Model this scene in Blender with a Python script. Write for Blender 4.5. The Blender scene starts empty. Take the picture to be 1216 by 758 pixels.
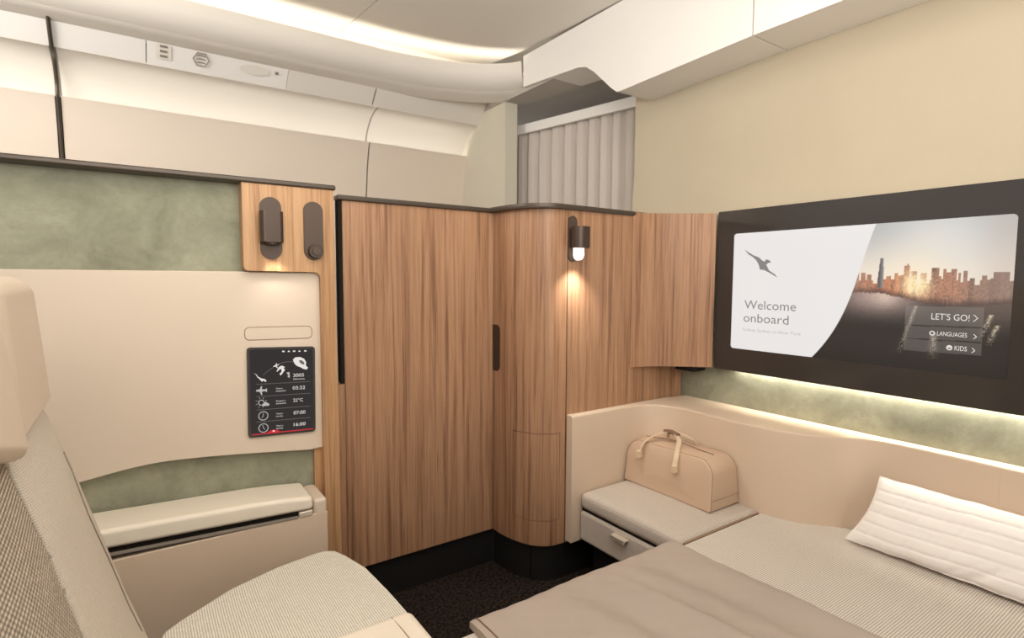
import bpy, bmesh, math, random
import numpy as np
from mathutils import Vector, Matrix
random.seed(7)
SC = bpy.context.scene
COL = SC.collection

# ------------------------------------------------------------------ camera
F, YAW, TILT, ROLL = 654.6, .603159, .0728135, .00443856
fw = Vector((math.sin(YAW)*math.cos(TILT), math.cos(YAW)*math.cos(TILT), -math.sin(TILT)))
r0 = Vector((math.cos(YAW), -math.sin(YAW), 0)); u0 = r0.cross(fw)
rt = math.cos(ROLL)*r0 + math.sin(ROLL)*u0; up = -math.sin(ROLL)*r0 + math.cos(ROLL)*u0
cd = bpy.data.cameras.new('camera'); cam = bpy.data.objects.new('camera', cd); COL.objects.link(cam)
cam.matrix_world = Matrix(((rt.x, up.x, -fw.x, 0), (rt.y, up.y, -fw.y, 0), (rt.z, up.z, -fw.z, 1.2), (0, 0, 0, 1)))
cd.sensor_width = 36; cd.lens = F/1216*36; cd.clip_start = .02; cd.clip_end = 50
cd.dof.use_dof = True; cd.dof.focus_distance = 1.35; cd.dof.aperture_fstop = 4.8
SC.camera = cam

# ------------------------------------------------------------------ world, exposure, large lights
W = bpy.data.worlds.new('world'); SC.world = W; W.use_nodes = True
W.node_tree.nodes['Background'].inputs[0].default_value = (1.0, .96, .92, 1)
W.node_tree.nodes['Background'].inputs[1].default_value = .70
SC.view_settings.view_transform = 'Standard'; SC.view_settings.look = 'None'
SC.view_settings.exposure = 0.0; SC.view_settings.gamma = 1.0; SC.view_settings.use_curve_mapping = False
SC.cycles.max_bounces = 8; SC.cycles.diffuse_bounces = 5

def area(name, loc, target, sx, sy, power, col=(1, .91, .8), spread=180):
    l = bpy.data.lights.new(name, 'AREA'); l.shape = 'RECTANGLE'; l.size = sx; l.size_y = sy
    l.energy = power; l.color = col; l.spread = math.radians(spread)
    o = bpy.data.objects.new(name, l); COL.objects.link(o); o.location = loc
    d = Vector(target)-Vector(loc); o.rotation_euler = d.to_track_quat('-Z', 'Y').to_euler()
    return o
def spot(name, loc, target, power, angle, blend=.6, size=.01, col=(1, .88, .72)):
    l = bpy.data.lights.new(name, 'SPOT'); l.energy = power; l.spot_size = math.radians(angle); l.spot_blend = blend
    l.shadow_soft_size = size; l.color = col
    o = bpy.data.objects.new(name, l); COL.objects.link(o); o.location = loc
    d = Vector(target)-Vector(loc); o.rotation_euler = d.to_track_quat('-Z', 'Y').to_euler()
    return o
area('ceiling_light', (.55, .55, 2.46), (.55, .55, 0), 1.5, 1.1, 17, (1, .96, .91))
area('ceiling_fill_light', (.2, -.25, 1.8), (.55, .6, 2.47), 1.8, .8, 36, (1, .96, .90), 150)  # added fill behind the camera, aimed up to brighten the ceiling
area('sidewall_fill_light', (-1.15, 2.2, 2.38), (.9, 3.3, 1.95), .8, .4, 26, (1, .96, .92))  # unseen fill added left of frame to brighten the far side wall
area('ceiling_light', (-.5, -.6, 2.4), (.8, 1.2, .6), 1.4, 1.0, 5, (1, .96, .91))

# ------------------------------------------------------------------ materials
def s2l(c):
    c = c/255.
    return c/12.92 if c <= .04045 else ((c+.055)/1.055)**2.4
def rgb(r, g, b): return (s2l(r), s2l(g), s2l(b), 1)
MATS = {}
def nn(nt, t, **k):
    n = nt.nodes.new(t)
    for a, v in k.items(): setattr(n, a, v)
    return n
def base(name, col, rough=.5, metal=0., spec=.5):
    m = bpy.data.materials.new(name); m.use_nodes = True
    b = m.node_tree.nodes['Principled BSDF']
    b.inputs['Base Color'].default_value = col; b.inputs['Roughness'].default_value = rough
    b.inputs['Metallic'].default_value = metal; b.inputs['Specular IOR Level'].default_value = spec
    return m, m.node_tree, b
def bump(nt, b, h, strength, dist):
    bp = nn(nt, 'ShaderNodeBump'); bp.inputs['Strength'].default_value = strength; bp.inputs['Distance'].default_value = dist
    nt.links.new(h, bp.inputs['Height']); nt.links.new(bp.outputs[0], b.inputs['Normal'])
def coord(nt, scale=(1, 1, 1), rot=(0, 0, 0)):
    t = nn(nt, 'ShaderNodeTexCoord'); mp = nn(nt, 'ShaderNodeMapping')
    mp.inputs['Scale'].default_value = scale; mp.inputs['Rotation'].default_value = rot
    nt.links.new(t.outputs['Object'], mp.inputs[0]); return mp.outputs[0]
def noise(nt, vec, scale, detail=4, rough=.5, dist=0.):
    n = nn(nt, 'ShaderNodeTexNoise'); n.inputs['Scale'].default_value = scale; n.inputs['Detail'].default_value = detail
    n.inputs['Roughness'].default_value = rough; n.inputs['Distortion'].default_value = dist
    nt.links.new(vec, n.inputs['Vector']); return n.outputs['Fac']
def ramp(nt, fac, stops):
    r = nn(nt, 'ShaderNodeValToRGB'); e = r.color_ramp.elements
    while len(e) < len(stops): e.new(.5)
    for i, (p, c) in enumerate(stops): e[i].position = p; e[i].color = c
    nt.links.new(fac, r.inputs[0]); return r.outputs[0]
def mixc(nt, fac, a, b, mode='MIX'):
    m = nn(nt, 'ShaderNodeMix', data_type='RGBA', blend_type=mode)
    for s, v in ((m.inputs[0], fac), (m.inputs[6], a), (m.inputs[7], b)):
        if isinstance(v, (int, float)): s.default_value = v
        elif isinstance(v, tuple): s.default_value = v
        else: nt.links.new(v, s)
    return m.outputs[2]
def mth(nt, op, a, b=0.):
    m = nn(nt, 'ShaderNodeMath', operation=op)
    for i, v in enumerate((a, b)):
        if isinstance(v, (int, float)): m.inputs[i].default_value = v
        else: nt.links.new(v, m.inputs[i])
    return m.outputs[0]

def plain(name, col, rough=.5, metal=0., spec=.5, grain=900, gs=.15, var=.03):
    m, nt, b = base(name, col, rough, metal, spec)
    v = coord(nt)
    n = noise(nt, v, 3., 3)
    c2 = tuple(min(1, x*(1-var*4)) for x in col[:3])+(1,)
    nt.links.new(mixc(nt, n, col, c2), b.inputs['Base Color'])
    if gs: bump(nt, b, noise(nt, v, grain, 2), gs, .0006)
    return m
def leather(name, col, rough=.45):
    m, nt, b = base(name, col, rough)
    v = coord(nt)
    vo = nn(nt, 'ShaderNodeTexVoronoi'); vo.inputs['Scale'].default_value = 420; nt.links.new(v, vo.inputs[0])
    n = noise(nt, v, 5, 4)
    d = tuple(x*.93 for x in col[:3])+(1,)
    nt.links.new(mixc(nt, n, col, d), b.inputs['Base Color'])
    bump(nt, b, vo.outputs['Distance'], .18, .0006)
    return m
def wood(name, light, mid, dark, scale=1.0, rough=.42):
    m, nt, b = base(name, mid, rough, 0, .35)
    v1 = coord(nt, (55*scale, 55*scale, 1.3))
    f1 = noise(nt, v1, 1., 5, .65, .25)
    v2 = coord(nt, (260*scale, 260*scale, 5))
    f2 = noise(nt, v2, 1., 3, .6)
    v3 = coord(nt, (11*scale, 11*scale, .35))
    f3 = noise(nt, v3, 1., 2, .5)
    c = ramp(nt, f1, [(.30, dark), (.44, mid), (.56, light), (.72, mid)])
    fine = ramp(nt, f2, [(.30, (.62, .58, .55, 1)), (.55, (1, 1, 1, 1))])
    c = mixc(nt, .55, c, fine, 'MULTIPLY')
    tone = ramp(nt, f3, [(.3, (.80, .78, .77, 1)), (.65, (1.0, 1.0, 1.0, 1))])
    c = mixc(nt, .8, c, tone, 'MULTIPLY')
    v4 = coord(nt, (95*scale, 95*scale, 3.2))
    f4 = noise(nt, v4, 1., 2, .5)
    streak = ramp(nt, f4, [(.19, (.36, .28, .24, 1)), (.27, (1, 1, 1, 1))])
    c = mixc(nt, .8, c, streak, 'MULTIPLY')
    nt.links.new(c, b.inputs['Base Color'])
    bump(nt, b, f2, .12, .0006)
    return m
def suede(name, a, bcol):
    m, nt, b = base(name, a, .85, 0, .25)
    v = coord(nt)
    f = noise(nt, v, 7, 8, .62, .6); f2 = noise(nt, v, 55, 5, .7, .3)
    c = ramp(nt, f, [(.3, bcol), (.68, a)])
    c = mixc(nt, .35, c, ramp(nt, f2, [(.35, (.78, .80, .76, 1)), (.66, (1.12, 1.12, 1.1, 1))]), 'MULTIPLY')
    nt.links.new(c, b.inputs['Base Color']); bump(nt, b, f2, .3, .002)
    return m
def ribbed(name, hi, lo, pitch, axis, cross=.0, lo_amt=.7, bs=.6):
    """woven cloth: fine ribs varying along one axis, broken by a cross thread"""
    m, nt, b = base(name, hi, .9, 0, .15)
    t = nn(nt, 'ShaderNodeTexCoord'); s = nn(nt, 'ShaderNodeSeparateXYZ'); nt.links.new(t.outputs['Object'], s.inputs[0])
    k = 2*math.pi/pitch
    w = mth(nt, 'SINE', mth(nt, 'MULTIPLY', s.outputs[axis], k))
    w = mth(nt, 'ADD', mth(nt, 'MULTIPLY', w, .5), .5)
    h = w
    if cross:
        o = {'X': 'Y', 'Y': 'X'}[axis] if axis != 'Z' else 'Y'
        w2 = mth(nt, 'SINE', mth(nt, 'MULTIPLY', s.outputs[o], 2*math.pi/cross))
        w2 = mth(nt, 'ADD', mth(nt, 'MULTIPLY', w2, .35), .65)
        h = mth(nt, 'MULTIPLY', w, w2)
    n = noise(nt, t.outputs['Object'], 140, 3, .6)
    f = mth(nt, 'ADD', h, mth(nt, 'MULTIPLY', mth(nt, 'SUBTRACT', n, .5), .7))
    c = ramp(nt, f, [(.12, tuple(l*lo_amt+h_*(1-lo_amt) for l, h_ in zip(lo, hi))), (.6, hi)])
    nt.links.new(c, b.inputs['Base Color']); bump(nt, b, f, bs, .0015)
    return m
def tweed(name, hi, lo):
    m, nt, b = base(name, hi, .95, 0, .1)
    t = nn(nt, 'ShaderNodeTexCoord')
    br = nn(nt, 'ShaderNodeTexBrick'); mp = nn(nt, 'ShaderNodeMapping'); mp.inputs['Rotation'].default_value = (math.pi/2, 0, math.pi/2)
    mp.inputs['Rotation'].default_value = (0, math.radians(90), 0)
    sx = nn(nt, 'ShaderNodeSeparateXYZ'); cb = nn(nt, 'ShaderNodeCombineXYZ')
    nt.links.new(t.outputs['Object'], sx.inputs[0]); nt.links.new(sx.outputs['Y'], cb.inputs[0]); nt.links.new(sx.outputs['Z'], cb.inputs[1])
    br.inputs['Scale'].default_value = 1; br.inputs['Brick Width'].default_value = .0105; br.inputs['Row Height'].default_value = .0058
    br.inputs['Mortar Size'].default_value = .0013; br.inputs['Mortar Smooth'].default_value = .6
    br.inputs['Color1'].default_value = hi; br.inputs['Color2'].default_value = tuple(x*.8 for x in hi[:3])+(1,); br.inputs['Mortar'].default_value = lo
    nt.links.new(cb.outputs[0], br.inputs[0])
    n = noise(nt, t.outputs['Object'], 200, 2)
    c = mixc(nt, .5, br.outputs[0], ramp(nt, n, [(.35, (.7, .68, .65, 1)), (.6, (1.1, 1.1, 1.1, 1))]), 'MULTIPLY')
    nt.links.new(c, b.inputs['Base Color'])
    inv = mth(nt, 'SUBTRACT', 1., br.outputs['Fac']); bump(nt, b, inv, .8, .002)
    return m
def emit(name, col, strength):
    m = bpy.data.materials.new(name); m.use_nodes = True; nt = m.node_tree; nt.nodes.clear()
    e = nn(nt, 'ShaderNodeEmission'); e.inputs[0].default_value = col; e.inputs[1].default_value = strength
    o = nn(nt, 'ShaderNodeOutputMaterial'); nt.links.new(e.outputs[0], o.inputs[0]); return m
def carpet(name):
    m, nt, b = base(name, rgb(45, 38, 34), 1, 0, .05)
    v = coord(nt); f = noise(nt, v, 90, 3, .8)
    nt.links.new(ramp(nt, f, [(.4, rgb(16, 14, 13)), (.64, rgb(62, 52, 46))]), b.inputs['Base Color'])
    bump(nt, b, f, 1, .006); return m

M = dict(
    wood=wood('walnut_veneer', rgb(176, 136, 104), rgb(157, 117, 88), rgb(118, 84, 61)),
    oak=wood('oak_veneer', rgb(202, 160, 118), rgb(184, 141, 99), rgb(150, 110, 74)),
    cream=leather('cream_leather', rgb(214, 197, 177)),
    band=leather('pale_leather', rgb(232, 221, 203)),
    tan=leather('tan_leather', rgb(212, 190, 167)),
    bag=leather('bag_leather', rgb(198, 170, 145), .5),
    strap=leather('strap_leather', rgb(214, 190, 160), .5),
    brown=leather('brown_leather', rgb(120, 92, 72), .5),
    green=suede('sage_suede', rgb(158, 157, 136), rgb(128, 127, 108)),
    wallbeige=plain('beige_vinyl', rgb(194, 181, 157), .75, 0, .3, 160, .5),
    white=plain('cabin_plastic', rgb(226, 219, 208), .55, 0, .4, gs=0, var=.01),
    bright=plain('white_plastic', rgb(236, 232, 226), .5, 0, .4, gs=0, var=.01),
    ceil=plain('ceiling_plastic', rgb(236, 230, 220), .6, 0, .3, gs=0, var=.01),
    side=plain('sidewall_plastic', rgb(222, 208, 192), .6, 0, .3, gs=0, var=.01),
    endw=plain('end_wall_vinyl', rgb(212, 206, 188), .7, 0, .3, gs=0),
    grey=plain('grey_recess', rgb(188, 181, 172), .7, 0, .3, gs=0),
    curtain=plain('curtain_cloth', rgb(204, 194, 184), .95, 0, .1, 700, .3),
    metal=plain('bronze_metal', rgb(74, 60, 50), .4, .5, .5, gs=0),
    plate=plain('bronze_plate', rgb(84, 68, 58), .5, .3, .5, gs=0),
    trim=plain('dark_trim', rgb(78, 68, 58), .4, .35, .5, gs=0),
    black=plain('black_kick', rgb(30, 28, 27), .55, 0, .3, gs=0),
    gap=plain('gap_dark', rgb(34, 29, 25), .8, 0, .1, gs=0),
    seam=plain('seam_thread', rgb(150, 124, 100), .8, 0, .2, gs=0),
    greyseam=plain('grey_piping', rgb(140, 130, 118), .8, 0, .2, gs=0),
    lineg=plain('joint_grey', rgb(150, 140, 128), .8, 0, .2, gs=0),
    bezel=plain('bezel_glass', rgb(56, 51, 48), .10, 0, .5, gs=0, var=0),
    chrome=plain('brushed_steel', rgb(226, 214, 196), .35, .45, .5, gs=0),
    carpet=carpet('dark_carpet'),
    bed=ribbed('bed_cloth', rgb(214, 205, 194), rgb(132, 120, 108), .0062, 'Y', 0, .62, .45),
    otto=ribbed('ottoman_cloth', rgb(212, 200, 187), rgb(140, 127, 114), .0045, 'Y', .0045, .55),
    seat=ribbed('seat_cloth', rgb(232, 226, 213), rgb(140, 130, 116), .0055, 'X', .0045, .6, .5),
    backcloth=ribbed('seat_back_cloth', rgb(222, 212, 198), rgb(168, 158, 144), .004, 'Z', .0045, .6, .4),
    tweed=tweed('seat_tweed', rgb(226, 212, 194), rgb(90, 78, 66)),
    blanket=plain('blanket_wool', rgb(176, 162, 150), .95, 0, .1, 420, .7, .04),
    pillow=plain('pillow_cotton', rgb(240, 235, 229), .9, 0, .15, 600, .3, .01),
    glow=emit('light_strip', (1, .93, .82, 1), 10),
    glow2=emit('sidewall_strip', (1, .93, .82, 1), 13),
    lamp=emit('plate_glow', (1, .93, .84, 1), 1.6),  # emission for the lamplit end of the wall lamp plate
    scr_white=emit('screen_white', rgb(236, 232, 230), 1),
    scr_grey=emit('screen_text_grey', rgb(140, 136, 133), 1),
    scr_pale=emit('screen_text_pale', rgb(188, 184, 181), 1),
    scr_txt=emit('screen_text_white', rgb(232, 226, 220), 1),
    scr_dark=emit('screen_dark', rgb(56, 52, 51), 1),
    scr_red=emit('screen_red', rgb(214, 52, 66), 1),
    scr_line=emit('screen_line', rgb(112, 106, 103), 1),
)

# ------------------------------------------------------------------ builders
def tag(o, label=None, cat=None, group=None, kind=None):
    if label: o['label'] = label
    if cat: o['category'] = cat
    if group: o['group'] = group
    if kind: o['kind'] = kind
    return o
def thing(name, label, cat, loc, group=None, kind=None):
    o = bpy.data.objects.new(name, None); COL.objects.link(o); o.location = loc; o.empty_display_size = .05
    return tag(o, label, cat, group, kind)
def wloc(o):
    v = Vector((0, 0, 0))
    while o: v += o.location; o = o.parent
    return v
def link(name, bm, mat, parent=None, smooth=True, loc=None, label=None):
    """bm holds world coordinates; they become local to parent (or to loc)"""
    org = wloc(parent) if parent else Vector(loc or (0, 0, 0))
    bmesh.ops.recalc_face_normals(bm, faces=bm.faces)
    bmesh.ops.translate(bm, verts=bm.verts, vec=-org)
    me = bpy.data.meshes.new(name); bm.to_mesh(me); bm.free()
    for mm in (mat if isinstance(mat, (list, tuple)) else [mat]): me.materials.append(mm)
    o = bpy.data.objects.new(name, me); COL.objects.link(o)
    if parent: o.parent = parent
    else: o.location = org
    if smooth:
        me.shade_smooth() if hasattr(me, 'shade_smooth') else None
        try: me.set_sharp_from_angle(angle=math.radians(38))
        except Exception: pass
        if len(me.polygons) < 700:
            wm = o.modifiers.new('weighted_normal', 'WEIGHTED_NORMAL'); wm.keep_sharp = True; wm.weight = 80
    if label: o['label'] = label
    return o
def bx(bm, x0, x1, y0, y1, z0, z1, r=0., seg=3):
    n = bmesh.ops.create_cube(bm, size=1)['verts']
    for v in n:
        v.co = Vector((x0 if v.co.x < 0 else x1, y0 if v.co.y < 0 else y1, z0 if v.co.z < 0 else z1))
    if r:
        es = list({e for v in n for e in v.link_edges})
        bmesh.ops.bevel(bm, geom=es, offset=r, segments=seg, profile=.5, affect='EDGES', clamp_overlap=True)
    return bm
def box(x0, x1, y0, y1, z0, z1, r=0., seg=3): return bx(bmesh.new(), x0, x1, y0, y1, z0, z1, r, seg)
def rr(a0, a1, b0, b1, r, n=8, corners=(1, 1, 1, 1)):
    """rounded rectangle outline, order: (a0,b0),(a1,b0),(a1,b1),(a0,b1)"""
    out = []
    cs = ((a0, b0, 180), (a1, b0, 270), (a1, b1, 0), (a0, b1, 90))
    for i, (a, b, st) in enumerate(cs):
        q = r*corners[i]
        if q == 0: out.append((a, b)); continue
        ca = a + (q if a == a0 else -q); cb = b + (q if b == b0 else -q)
        for k in range(n+1):
            t = math.radians(st+90*k/n); out.append((ca+q*math.cos(t), cb+q*math.sin(t)))
    return out
def slab(bm, outline, axis, d0, d1, bev=0.):
    """polygon outline extruded along axis from d0 to d1 (d0 = the visible face)"""
    def P(a, b, d): return {'x': (d, a, b), 'y': (a, d, b), 'z': (a, b, d)}[axis]
    v0 = [bm.verts.new(P(a, b, d0)) for a, b in outline]; v1 = [bm.verts.new(P(a, b, d1)) for a, b in outline]
    n = len(outline)
    f0 = bm.faces.new(v0); f1 = bm.faces.new(v1)
    for i in range(n): bm.faces.new((v0[i], v0[(i+1) % n], v1[(i+1) % n], v1[i]))
    if bev: bmesh.ops.bevel(bm, geom=list(f0.edges), offset=bev, segments=3, profile=.5, affect='EDGES')
    return bm
def sweep(bm, path, prof, closed_prof=True, ends=True, closed_path=False, upv=Vector((0, 0, 1))):
    """sweep a 2D profile (side, up) along a 3D path"""
    P = [Vector(p) for p in path]; rings = []; n = len(P)
    for i, p in enumerate(P):
        if closed_path: t = (P[(i+1) % n]-P[i-1]).normalized()
        else: t = (P[min(i+1, n-1)]-P[max(i-1, 0)]).normalized()
        u = upv if abs(t.dot(upv)) < .97 else Vector((0, 1, 0))
        s = t.cross(u).normalized(); w = s.cross(t).normalized()
        rings.append([bm.verts.new(p+s*a+w*b) for a, b in prof])
    m = len(prof); K = m if closed_prof else m-1
    for i in range(n if closed_path else n-1):
        A, B = rings[i], rings[(i+1) % n]
        for j in range(K): bm.faces.new((A[j], A[(j+1) % m], B[(j+1) % m], B[j]))
    if ends and closed_prof and not closed_path: bm.faces.new(rings[0]); bm.faces.new(rings[-1])
    return bm
def circ(r, n=8, sy=1.): return [(r*math.cos(2*math.pi*k/n), r*sy*math.sin(2*math.pi*k/n)) for k in range(n)]
def tube(bm, path, r, n=8): return sweep(bm, path, circ(r, n))
def spline(pts, n=10):
    """Catmull-Rom through the points"""
    out = []; P = [Vector(p) for p in pts]; P = [P[0]*2-P[1]]+P+[P[-1]*2-P[-2]]
    for i in range(1, len(P)-2):
        for k in range(n):
            t = k/n; a, b, c, d = P[i-1:i+3]
            out.append(.5*((2*b)+(c-a)*t+(2*a-5*b+4*c-d)*t*t+(3*b-a-3*c+d)*t**3))
    out.append(P[-2]); return out
def wallstrip(bm, path, z0, z1, t, bev=0.):
    """vertical wall of thickness t along a plan path; visible side first"""
    P = [Vector((p[0], p[1])) for p in path]; n = len(P); A = []; B = []
    for i, p in enumerate(P):
        d = (P[min(i+1, n-1)]-P[max(i-1, 0)]).normalized(); s = Vector((-d.y, d.x))
        A.append(p); B.append(p+s*t)
    rings = [[bm.verts.new((q.x, q.y, z)) for q, z in ((A[i], z0), (A[i], z1), (B[i], z1), (B[i], z0))] for i in range(n)]
    for i in range(n-1):
        for j in range(4): bm.faces.new((rings[i][j], rings[i][(j+1) % 4], rings[i+1][(j+1) % 4], rings[i+1][j]))
    bm.faces.new(rings[0]); bm.faces.new(rings[-1]); return bm
def cyl(bm, p0, p1, r, n=24, bev=0.):
    p0, p1 = Vector(p0), Vector(p1)
    return sweep(bm, [p0, p1], circ(r, n))
def text(body, mat, parent, right, upd, pos, width=None, height=None, name='lettering', th=.0003):
    cu = bpy.data.curves.new(name, 'FONT'); cu.body = body; cu.size = 1; cu.resolution_u = 3
    tmp = bpy.data.objects.new('t', cu); COL.objects.link(tmp)
    bpy.context.view_layer.update()
    me = bpy.data.meshes.new_from_object(tmp.evaluated_get(bpy.context.evaluated_depsgraph_get()))
    bpy.data.objects.remove(tmp); bpy.data.curves.remove(cu)
    co = [v.co.copy() for v in me.vertices]
    mx = max(c.x for c in co); mn = min(c.x for c in co); my = max(c.y for c in co)
    sx = width/(mx-mn) if width else None; sy = height/my if height else sx
    sx = sx or sy
    R, U = Vector(right), Vector(upd); org = wloc(parent)
    for v, c in zip(me.vertices, co): v.co = Vector(pos)+R*(c.x-mn)*sx+U*c.y*sy-org
    me.name = name; me.materials.append(mat)
    o = bpy.data.objects.new(name, me); COL.objects.link(o); o.parent = parent; return o
def flat(bm, pts): bm.faces.new([bm.verts.new(p) for p in pts]); return bm

Yc = 1.635   # front of the walnut column
# ================================================================== SETTING
tag(link('floor', box(-1.6, 3.0, -1.5, 3.6, -.05, 0), M['carpet'], smooth=False), 'dark brown speckled carpet on the floor between seat and door', 'floor', kind='structure')

# --- beige monument wall above the television
bm = bmesh.new()
prof = [(2.062, 1.482), (2.075, 1.50), (2.10, 1.55), (2.122, 1.62), (2.13, 1.72), (2.13, 2.14), (2.23, 2.14), (2.23, .0), (2.12, .0), (2.12, 1.482)]
slab(bm, prof, 'y', -.9, 2.0)
for v in bm.verts:
    if abs(v.co.x-2.06) < .06 and v.co.y > 1.9 and v.co.z > 1.4 and v.co.x < 2.12: v.co.x = 2.12
wr = link('wall_right', bm, M['wallbeige'])
tag(wr, 'beige textured wall rising above the big television', 'wall', kind='structure')
# sage suede strip behind the television is part of this wall
link('suede_panel', box(2.088, 2.119, -.9, 1.66, .3, 1.48), M['green'], wr, label='sage green suede strip lit from above under the television')

# --- far cabin side wall (three panels)
def section(bm, x0, x1, sec, th=.01, n=1):
    """extrude an open (y,z) section from x0 to x1, thickness away from the viewer"""
    nrm = []
    for i in range(len(sec)):
        a = Vector(sec[max(i-1, 0)]); b = Vector(sec[min(i+1, len(sec)-1)]); d = (b-a).normalized(); nrm.append(Vector((-d.y, d.x)))
    out = []
    for x in (x0, x1):
        out.append(([bm.verts.new((x, p[0], p[1])) for p in sec], [bm.verts.new((x, p[0]+q.x*th, p[1]+q.y*th)) for p, q in zip(sec, nrm)]))
    (a0, b0), (a1, b1) = out
    for i in range(len(sec)-1):
        bm.faces.new((a0[i], a0[i+1], a1[i+1], a1[i])); bm.faces.new((b0[i], b0[i+1], b1[i+1], b1[i]))
        bm.faces.new((a0[i], a0[i+1], b0[i+1], b0[i])); bm.faces.new((a1[i], a1[i+1], b1[i+1], b1[i]))
    for i in (0, -1): bm.faces.new((a0[i], a1[i], b1[i], b0[i]))
    return bm
LOW = [(3.44, .0), (3.44, 1.3), (3.425, 1.7), (3.395, 1.9), (3.365, 2.0), (3.35, 2.035)]
LOW = LOW[::-1]
COVE = [(3.20, 2.208), (3.26, 2.20), (3.33, 2.17), (3.39, 2.11), (3.43, 2.03), (3.45, 1.93)]
wf = tag(link('wall_far', box(-1.9, 1.95, 3.47, 3.52, 0, 2.6), M['lineg'], smooth=False), 'cream cabin side wall beyond the suite, curved panels under soft light', 'wall', kind='structure')
for x0, x1 in ((-1.9, -.262), (-.238, 1.235), (1.243, 1.93)):
    link('sidewall_panel', section(bmesh.new(), x0, x1, LOW, .012), M['side'], wf)
    link('light_cove_panel', section(bmesh.new(), x0, x1, COVE, .01), M['white'], wf)
link('panel_backing', section(bmesh.new(), -1.9, 1.93, [(y+.016, z) for y, z in LOW], .004), M['gap'], wf)
link('cove_backing', section(bmesh.new(), -1.9, 1.93, [(y+.014, z+.004) for y, z in COVE], .004), M['lineg'], wf)
bm = bmesh.new(); bx(bm, -1.9, 1.92, 3.410, 3.434, 1.955, 1.962); link('cove_light_strip', bm, M['glow2'], wf, smooth=False)
# dark rubber joint
SEC = [(3.435, 1.3), (3.42, 1.7), (3.39, 1.9), (3.36, 2.0), (3.345, 2.04), (3.34, 2.10), (3.28, 2.185), (3.195, 2.203), (3.09, 2.31), (2.99, 2.40), (2.945, 2.44)]
tube(bm := bmesh.new(), spline([(-.25, y, z) for y, z in SEC], 4), .008); link('joint_seal', bm, M['trim'], wf)

# end wall (greenish vinyl), recess and curtain
tag(link('wall_end', box(1.93, 2.02, 2.885, 3.46, 0, 2.30), M['endw'], smooth=False), 'pale olive partition end beside the grey curtain', 'wall', kind='structure')
tag(link('wall_recess', box(2.62, 2.68, 2.0, 3.6, 0, 2.6), M['grey'], smooth=False), 'grey wall deep behind the curtained opening', 'wall', kind='structure')
tag(link('ceiling_recess', box(1.925, 2.66, 2.02, 3.6, 2.285, 2.32), M['grey'], smooth=False), 'grey ceiling over the curtained opening', 'ceiling', kind='structure')

# --- ceiling
cl = tag(link('ceiling', box(-1.9, 2.5, -1.2, 3.6, 2.62, 2.66), M['ceil'], smooth=False), 'curved cream cabin ceiling with a glowing cove edge', 'ceiling', kind='structure')
CS = [(-1.2, 2.475), (1.6, 2.475), (2.2, 2.485), (2.6, 2.50), (2.9, 2.53), (3.1, 2.555), (3.2, 2.56)]
for x0, x1 in ((-1.9, .995), (1.0, 1.90)):
    link('ceiling_panel', section(bmesh.new(), x0, x1, CS, .012), M['ceil'], cl)

# --- far overhead bins: valance with the curved corner
def valpath(off=0.):
    p = [(-1.9, 2.95+off), (1.0, 2.95+off)]
    pts = [(1.0, 2.95), (1.25, 2.945), (1.48, 2.91), (1.68, 2.84), (1.82, 2.74), (1.885, 2.655)]
    q = spline([(a, b, 0) for a, b in pts], 5)
    return [(-1.9, 2.95)]+[(v.x, v.y) for v in q]
VP = valpath()
def valance(bm, path, prof):
    """prof: (inset outward along path normal, z)"""
    P = [Vector(p) for p in path]; rings = []
    for i, p in enumerate(P):
        d = (P[min(i+1, len(P)-1)]-P[max(i-1, 0)]).normalized(); s = Vector((-d.y, d.x))
        rings.append([bm.verts.new((p.x+s.x*a, p.y+s.y*a, z)) for a, z in prof])
    for A, B in zip(rings, rings[1:]):
        for j in range(len(prof)-1): bm.faces.new((A[j], A[j+1], B[j+1], B[j]))
    return bm
ob = thing('overhead_bin', 'long cream overhead bin curving round at the far cabin side', 'overhead bin', (.3, 2.95, 2.21))
bm = valance(bmesh.new(), VP, [(.0, 2.44), (.002, 2.40), (.018, 2.362), (.05, 2.332), (.09, 2.318), (.09, 2.328), (.056, 2.342), (.026, 2.372), (.012, 2.402), (.010, 2.442), (.005, 2.446), (.0, 2.44)])
link('bin_front', bm, M['white'], ob)
bm = valance(bmesh.new(), VP, [(.012, 2.386), (.14, 2.386), (.14, 2.380), (.012, 2.380), (.012, 2.386)])
link('light_tray', bm, M['white'], ob)
bm = valance(bmesh.new(), VP, [(.09, 2.318), (.12, 2.30), (.20, 2.285)])
link('bin_underside', bm, M['white'], ob)
PS = [(3.06, 2.325), (3.10, 2.312), (3.15, 2.262), (3.195, 2.212), (3.205, 2.208)]
for x0, x1, mt in ((-1.9, .094, 'bright'), (.098, .72, 'bright'), (.722, 1.196, 'white'), (1.204, 1.93, 'white')):
    link('service_panel', section(bmesh.new(), x0, x1, PS, .02), M[mt], ob)
bm = valance(bmesh.new(), VP, [(.04, 2.390), (.08, 2.390)])
link('cove_light_strip', bm, M['glow'], ob)
link('bin_back', box(-1.9, 1.93, 3.13, 3.19, 2.33, 2.62), M['white'], ob)
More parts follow.
